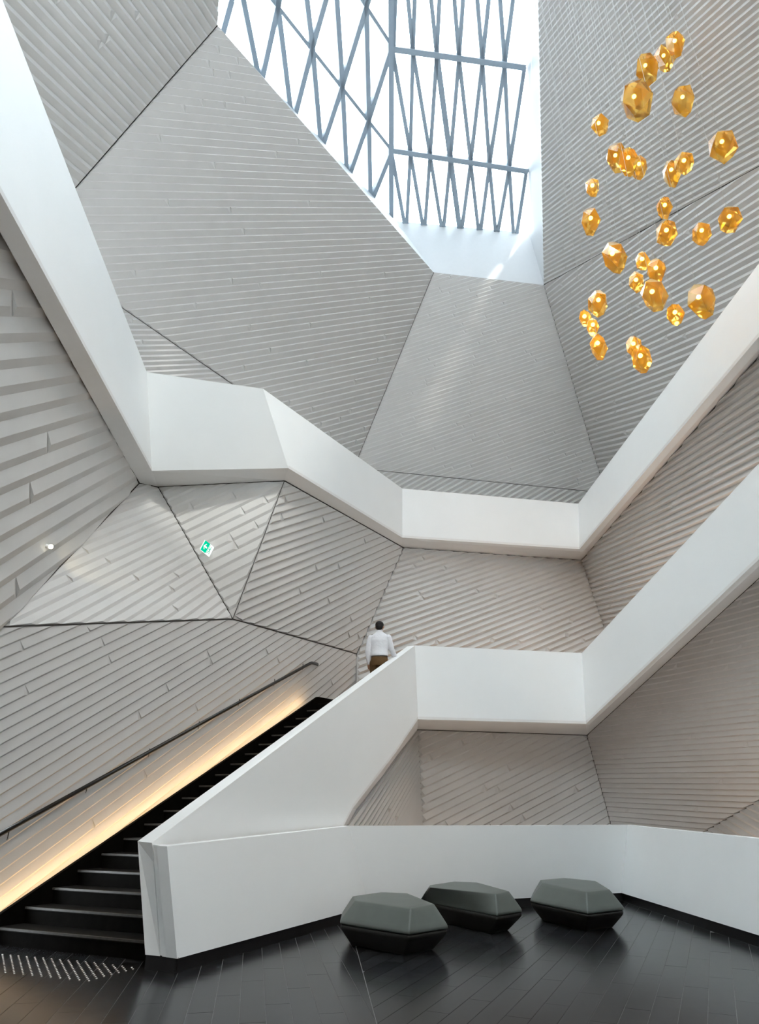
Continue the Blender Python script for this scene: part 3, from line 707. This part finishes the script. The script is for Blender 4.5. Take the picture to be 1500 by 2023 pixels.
for (cx_, cy_, wp, hp, dy, lab) in LAMPS:
    Yd = 8.7-(wp-24)*.038+dy
    r = ray(cx_, cy_); Yd = min(Yd, r[1]/float(np.dot(PL['F18'], r))-.7) if cy_ < 330 else Yd
    c = PY(cx_, cy_, Yd); t = Yd/r[1]
    wd = wp*t/F*.96; ht = hp*t/F/cp*0.98
    top = c+Vector((0, 0, ht/2))
    root = empty('pendant_lamp', top); tag(root, lab, 'pendant lamp', 'amber glass pendants of the hanging cluster')
    bm = bmesh.new(); off = rl.uniform(0, 6.28)
    lean = Vector((rl.uniform(-.12, .12)*wd, rl.uniform(-.12, .12)*wd, 0))
    for (fz, fr_, n_) in ((0.0, .36, 4), (.27, .96, 5), (.62, 1.04, 5), (1.0, .50, 4)):
        for k in range(n_):
            a = off+fz*2.1+2*math.pi*k/n_+rl.uniform(-.18, .18); rr = wd/2*fr_*rl.uniform(.96, 1.12)
            z = -ht*fz + (rl.uniform(-.05, .05)*ht if 0 < fz < 1 else rl.uniform(-.02, .0)*ht*(1 if fz == 0 else -1))
            bm.verts.new(Vector((math.cos(a)*rr, math.sin(a)*rr, z))+lean*fz)
    res = bmesh.ops.convex_hull(bm, input=bm.verts[:])
    junk = [v for v in bm.verts if not v.link_faces]
    bmesh.ops.delete(bm, geom=junk, context='VERTS')
    bmesh.ops.dissolve_limit(bm, angle_limit=math.radians(14), verts=bm.verts[:], edges=bm.edges[:])
    sh = from_bm('shade', bm, amber, root); sh.data.materials.append(clear)
    side = rl.choice((-1, -1, 1, 0))
    for p in sh.data.polygons:
        cc = p.center
        if (cc.z > -ht*.22 and p.normal.x < .25) or (side and p.normal.x*side > .80 and cc.z > -ht*.62): p.material_index = 1
    bz = -ht*.36
    bmb = bmesh.new(); bmesh.ops.create_uvsphere(bmb, u_segments=12, v_segments=8, radius=.034)
    bmesh.ops.translate(bmb, verts=bmb.verts, vec=(0, 0, bz))
    from_bm('bulb', bmb, bulb_m, root, smooth=True)
    tube('socket', [(0, 0, .012), (0, 0, bz+.028)], .010, sock_m, root, 8)
    # cord up to the sloping wall / roof
    k18 = (1.0 - n18.x*top.x - n18.y*top.y)/n18.z + EYE
    zc = min(k18, 22.0) - top.z - .05
    tube('cord', [(0, 0, .01), (0, 0, max(.5, zc))], .0028, cord_m, root, 6)

# ------------------------------------------------------------------ exit sign
def WF(fn_, x, y, o=0.0):
    pl = PL[fn_]; n = Vector(pl).normalized()
    if n.dot(E-PT['b']) < 0: n = -n
    p = PP(x, y, pl); rr = (E-p).normalized(); return p+rr*(o/max(.2, rr.dot(n)))
ex = empty('exit_sign', (0, 0, 0)); tag(ex, 'green and white lit exit sign with arrow and running figure on the slatted wall', 'sign')
q = [WF('F3', x, y, .16) for x, y in ((405.5, 1067), (422, 1080), (413.5, 1098.5), (395.5, 1085))]
ne = (q[1]-q[0]).cross(q[3]-q[0]).normalized()
if ne.dot(E-q[0]) < 0: ne = -ne
def XS(u, v, o=0): return q[0]+(q[1]-q[0])*u+(q[3]-q[0])*v+ne*o
wh = emis('sign_white', (.92, 1.0, .97), 1.15); gr = emis('sign_green', (.0, .55, .30), 1.25)
slab('housing', [XS(-.05, .0), XS(1.0, .0), XS(1.0, 1.0), XS(-.05, 1.0)], -ne*.05, wh, ex)
slab('green_panel', [XS(.04, 0, .002), XS(.62, 0, .002), XS(.62, 1, .002), XS(.04, 1, .002)], ne*.002, gr, ex)
slab('arrow', [XS(.13, .5, .006), XS(.30, .22, .006), XS(.38, .22, .006), XS(.28, .42, .006), XS(.52, .42, .006), XS(.52, .58, .006), XS(.28, .58, .006), XS(.38, .78, .006), XS(.30, .78, .006)], ne*.001, wh, ex)
slab('door_symbol', [XS(.66, .10, .003), XS(.70, .10, .003), XS(.70, .92, .003), XS(.66, .92, .003)], ne*.001, gr, ex)
def figpoly(pts): slab('running_figure', [XS(u, v, .004) for u, v in pts], ne*.001, gr, ex)
hc = [(.86+.035*math.cos(a*math.pi/4), .24+.06*math.sin(a*math.pi/4)) for a in range(8)]
figpoly(hc); figpoly([(.80, .34), (.88, .34), (.90, .58), (.82, .58)]); figpoly([(.80, .36), (.74, .52), (.77, .54), (.83, .42)])
figpoly([(.83, .56), (.88, .56), (.78, .86), (.74, .84)]); figpoly([(.86, .56), (.90, .56), (.97, .86), (.92, .86)])

# ------------------------------------------------------------------ small spotlight on the left wall
sl = empty('spotlight'); tag(sl, 'tiny bright spotlight glaring on the slatted wall at the left edge', 'spotlight')
pc = WF('F1', 100, 1080, .10)
tube('housing', [pc+Vector((-.10, .02, .02)), pc], .030, M['white'], sl, 12)
tube('lens', [pc, pc+Vector((.012, -.006, -.004))], .032, emis('spot_lens', (1, .93, .68), 14), sl, 12)
spd = bpy.data.lights.new('spot_beam', 'SPOT'); spd.energy = 14; spd.color = (1, .88, .55); spd.spot_size = math.radians(62); spd.spot_blend = .6; spd.shadow_soft_size = .02
spo = bpy.data.objects.new('spot_beam', spd); scene.collection.objects.link(spo); spo.parent = sl
spo.location = pc+Vector((.05, -.02, -.02)); spo.rotation_euler = (WF('F2', 240, 1100)-spo.location).to_track_quat('-Z', 'Y').to_euler()

# ------------------------------------------------------------------ tactile studs before the first step
ts = empty('tactile_strip'); tag(ts, 'rows of small metal studs set in the dark floor before the stairs', 'tactile strip')
bms = bmesh.new(); bmesh.ops.create_uvsphere(bms, u_segments=8, v_segments=6, radius=.0105)
bmesh.ops.scale(bms, verts=bms.verts, vec=(1, 1, .5)); stud_me = bpy.data.meshes.new('stud'); bms.to_mesh(stud_me); bms.free(); stud_me.materials.append(M['metal'])
o0 = PH(5, 1886, -EYE); e1 = (PH(152, 1899, -EYE)-o0)/9; e2 = (PH(176, 1938, -EYE)-PH(152, 1899, -EYE))/13
for c_ in range(-4, 16):
    nd = 14 if c_ <= 9 else 14-(c_-9)*2
    for r_ in range(nd):
        p = o0+e1*c_+e2*(r_+max(0, c_-11)*.3)
        so = bpy.data.objects.new('stud', stud_me); scene.collection.objects.link(so); so.parent = ts; so.location = (p.x, p.y, .002)

# ------------------------------------------------------------------ person
def loft(bm, rings, seg=16):                  # rings: (centre, rx, ry, axis)
    allr = []
    for c, rx, ry, ax in rings:
        ax = Vector(ax).normalized(); s_ = Vector((1, 0, 0)); s_ = (s_-ax*s_.dot(ax)).normalized() if abs(ax.x) < .95 else Vector((0, 1, 0)); u_ = ax.cross(s_)
        allr.append([bm.verts.new(Vector(c)+s_*(math.cos(2*math.pi*k/seg)*rx)+u_*(math.sin(2*math.pi*k/seg)*ry)) for k in range(seg)])
    for i in range(len(allr)-1):
        for k in range(seg): bm.faces.new([allr[i][k], allr[i][(k+1) % seg], allr[i+1][(k+1) % seg], allr[i+1][k]])
    bm.faces.new(allr[0][::-1]); bm.faces.new(allr[-1])
def limb(bm, pts, rad, seg=12):
    rings = []
    for i, p in enumerate(pts):
        a = Vector(pts[min(i+1, len(pts)-1)])-Vector(pts[max(i-1, 0)]); rings.append((p, rad[i], rad[i], a))
    loft(bm, rings, seg)
    for p, r in ((pts[0], rad[0]), (pts[-1], rad[-1])):
        bmesh.ops.create_icosphere(bm, subdivisions=2, radius=r, matrix=Matrix.Translation(Vector(p)))
def ball(bm, c, rx, ry, rz): bmesh.ops.create_icosphere(bm, subdivisions=3, radius=1, matrix=Matrix.Translation(Vector(c)) @ Matrix.Diagonal((rx, ry, rz, 1)))
def fuse(o, vox, it=4):
    m_ = o.modifiers.new('remesh', 'REMESH'); m_.mode = 'VOXEL'; m_.voxel_size = vox; m_.use_smooth_shade = True
    k = o.modifiers.new('smooth', 'SMOOTH'); k.factor = .5; k.iterations = it
zs = 18*R_
ps = empty('person', (0.0, 12.78, zs)); tag(ps, 'person with short dark hair in white shirt and brown trousers climbing the stairs', 'person')
ps.scale = (1.04, 1.0, .965); ps.rotation_euler = (0, 0, math.radians(-8))
skin_m = mat('skin', (.42, .24, .16), .5, .4, noise=.03); shirt_m = mat('shirt_cotton', (.80, .80, .83), .8, .1, noise=.03, nscale=20, bump=.5)
tro_m = mat('trousers_cloth', (.13, .075, .035), .8, .1, noise=.15, nscale=14, bump=.3); hair_m = mat('hair_black', (.012, .011, .012), .6, .3, noise=.3, nscale=60, bump=.5)
shoe_m = mat('shoe_leather', (.02, .015, .012), .4, .5, noise=.1)
shL, elL, wrL = (-.165, 0, 1.375), (-.218, -.015, 1.11), (-.205, .05, .87)
shR, elR, wrR = (.165, 0, 1.375), (.232, .02, 1.12), (.285, .17, .965)
b = bmesh.new()
loft(b, [((0, 0, .86), .145, .105, (0, 0, 1)), ((0, 0, .98), .15, .105, (0, 0, 1)), ((0, 0, 1.15), .135, .095, (0, 0, 1)), ((0, 0, 1.32), .15, .10, (0, 0, 1)), ((0, 0, 1.41), .12, .07, (0, 0, 1)), ((0, 0, 1.465), .07, .06, (0, 0, 1))], 24)
limb(b, [(0, 0, 1.42), (0, .015, 1.50), (0, .02, 1.56)], [.065, .056, .055])
ball(b, (0, .025, 1.605), .074, .088, .105); ball(b, (0, .07, 1.565), .052, .05, .055)
ball(b, (0.0, .118, 1.600), .012, .018, .018); ball(b, (.076, .02, 1.60), .012, .02, .032); ball(b, (-.076, .02, 1.60), .012, .02, .032)
ball(b, (.03, .103, 1.625), .012, .010, .008); ball(b, (-.03, .103, 1.625), .012, .010, .008); ball(b, (0, .110, 1.560), .022, .010, .008)
for sh_, el_, wr_, sgn in ((shL, elL, wrL, -1), (shR, elR, wrR, 1)):
    limb(b, [sh_, el_, wr_], [.040, .036, .027])
    dh = (Vector(wr_)-Vector(el_)).normalized()
    if sgn > 0: dh = Vector((.25, .75, -.45)).normalized()
    sd = dh.cross(Vector((1, 0, 0)) if sgn < 0 else Vector((0, 0, 1))).normalized()
    palm = Vector(wr_)+dh*.05
    limb(b, [wr_, Vector(wr_)+dh*.045, Vector(wr_)+dh*.085], [.026, .034, .032])
    for fi, (o_, ln) in enumerate(((-.028, .068), (-.010, .078), (.010, .074), (.027, .058))):
        p0 = Vector(wr_)+dh*.085+sd*o_; bend = Vector((0, .012, -.012)) if sgn > 0 else Vector((.010, .008, 0))
        limb(b, [p0, p0+dh*ln*.5+bend*.4, p0+dh*ln+bend*2], [.0095, .0088, .0075], 8)
    limb(b, [Vector(wr_)+dh*.02+sd*-.025, Vector(wr_)+dh*.055+sd*-.055, Vector(wr_)+dh*.085+sd*-.060], [.012, .011, .009], 8)
hipL, knL, anL = (-.09, 0, .90), (-.10, .06, .50), (-.10, -.02, .09)
hipR, knR, anR = (.09, 0, .90), (.10, .02, .49), (.10, -.01, .09)
for hp_, kn_, an_ in ((hipL, knL, anL), (hipR, knR, anR)): limb(b, [hp_, kn_, an_], [.085, .055, .04])
body = from_bm('body', b, skin_m, ps, True); fuse(body, .0065, 2)
b = bmesh.new()
loft(b, [((0, -.004, .985), .146, .112, (0, 0, 1)), ((0, -.010, 1.02), .160, .124, (0, 0, 1)), ((0, -.004, 1.15), .158, .114, (0, 0, 1)), ((0, 0, 1.31), .178, .118, (0, 0, 1)), ((0, 0, 1.385), .176, .098, (0, 0, 1)), ((0, .002, 1.425), .150, .088, (0, 0, 1)), ((0, .004, 1.462), .100, .076, (0, 0, 1)), ((0, .008, 1.49), .070, .066, (0, 0, 1))], 28)
limb(b, [(0, .008, 1.475), (0, .012, 1.515)], [.064, .061])
for sh_, el_, wr_ in ((shL, elL, wrL), (shR, elR, wrR)):
    limb(b, [sh_, Vector(sh_).lerp(Vector(el_), .5), el_, Vector(el_).lerp(Vector(wr_), .6), wr_], [.064, .060, .052, .048, .037])
sht = from_bm('shirt', b, shirt_m, ps, True); fuse(sht, .009, 3)
b = bmesh.new()
loft(b, [((0, -.012, .80), .165, .12, (0, 0, 1)), ((0, -.012, .90), .166, .128, (0, 0, 1)), ((0, -.004, .985), .150, .112, (0, 0, 1))], 24)
for hp_, kn_, an_ in ((hipL, knL, anL), (hipR, knR, anR)): limb(b, [Vector(hp_)-Vector((0, 0.005, .04)), kn_, an_], [.098, .076, .062])
tro = from_bm('trousers', b, tro_m, ps, True); fuse(tro, .010, 3)
b = bmesh.new(); loft(b, [((0, -.006, .978), .154, .116, (0, 0, 1)), ((0, -.006, 1.005), .154, .116, (0, 0, 1))], 28); from_bm('belt', b, shoe_m, ps)
b = bmesh.new(); ball(b, (0, .004, 1.640), .082, .090, .082); ball(b, (0, -.030, 1.595), .072, .060, .075); hr_ = from_bm('hair', b, hair_m, ps, True); fuse(hr_, .008, 2)
for an_ in (anL, anR):
    b = bmesh.new(); ball(b, (an_[0], an_[1]+.06, .035), .045, .13, .035); ball(b, (an_[0], an_[1]-.02, .06), .042, .06, .055)
    sh2 = from_bm('shoe', b, shoe_m, ps, True); fuse(sh2, .008, 2)

v_a, v_b, v_c = PT['u1'], PT['v1'], PT['x2']
led3 = beam('led_strip', (.6, 13.0, .5), (3.9, 13.4, .5), (0, 0, 1), .05, .03, emis('warm_led_low', (1.0, .78, .60), 22.0))  # unseen strip added to lift the wall under the landing
tag(led3, 'added warm light strip hidden behind the low parapet below the landing', 'light strip')
led4 = beam('led_strip', (4.75, 12.6, .5), (4.85, 8.4, .5), (0, 0, 1), .05, .03, emis('warm_led_low_right', (1.0, .72, .50), 19.0))  # unseen strip added to warm the right wall of the void
tag(led4, 'added warm light strip hidden behind the right part of the low parapet', 'light strip')

led5 = beam('led_strip', (5.0, 14.6, zt+.3), (5.95, 9.0, zt+1.9), (0, 0, 1), .05, .04, emis('warm_led_flight', (1.0, .70, .48), 12.0))  # unseen strip added for the glow on the wall beside the flight
tag(led5, 'added warm light strip hidden behind the rising right part of the stair balustrade', 'light strip')

# ------------------------------------------------------------------ unseen fill spotlights added behind the camera to warm the walls
for k, (x, y, z, tx, ty, tz, en, sz) in enumerate(((-1, -5, 18, 3.4, 17, 6.3, 1700, 22), (3.2, -4, 18, -2.2, 10.6, 2.6, 2500, 30))):
    c_root = empty('fill_spotlight', (x, y, z)); tag(c_root, ('left', 'right')[k] + ' added white fill spotlight under the rear ceiling aimed at the ribbed walls', 'spotlight', 'added fill spotlights behind the viewer')
    dv_ = (Vector((tx, ty, tz))-Vector((x, y, z))).normalized()
    tube('housing', [-dv_*.22, dv_*.02], .07, M['white'], c_root, 14)
    tube('yoke', [(0, 0, 0), (0, 0, .5)], .012, M['rail'], c_root, 8)
    ld = bpy.data.lights.new('fill_spot', 'SPOT'); ld.energy = en; ld.color = (1, .72, .50); ld.spot_size = math.radians(sz); ld.spot_blend = .9; ld.shadow_soft_size = .08
    lo = bpy.data.objects.new('fill_spot', ld); scene.collection.objects.link(lo); lo.parent = c_root; lo.location = dv_*.06
    lo.rotation_euler = dv_.to_track_quat('-Z', 'Y').to_euler()
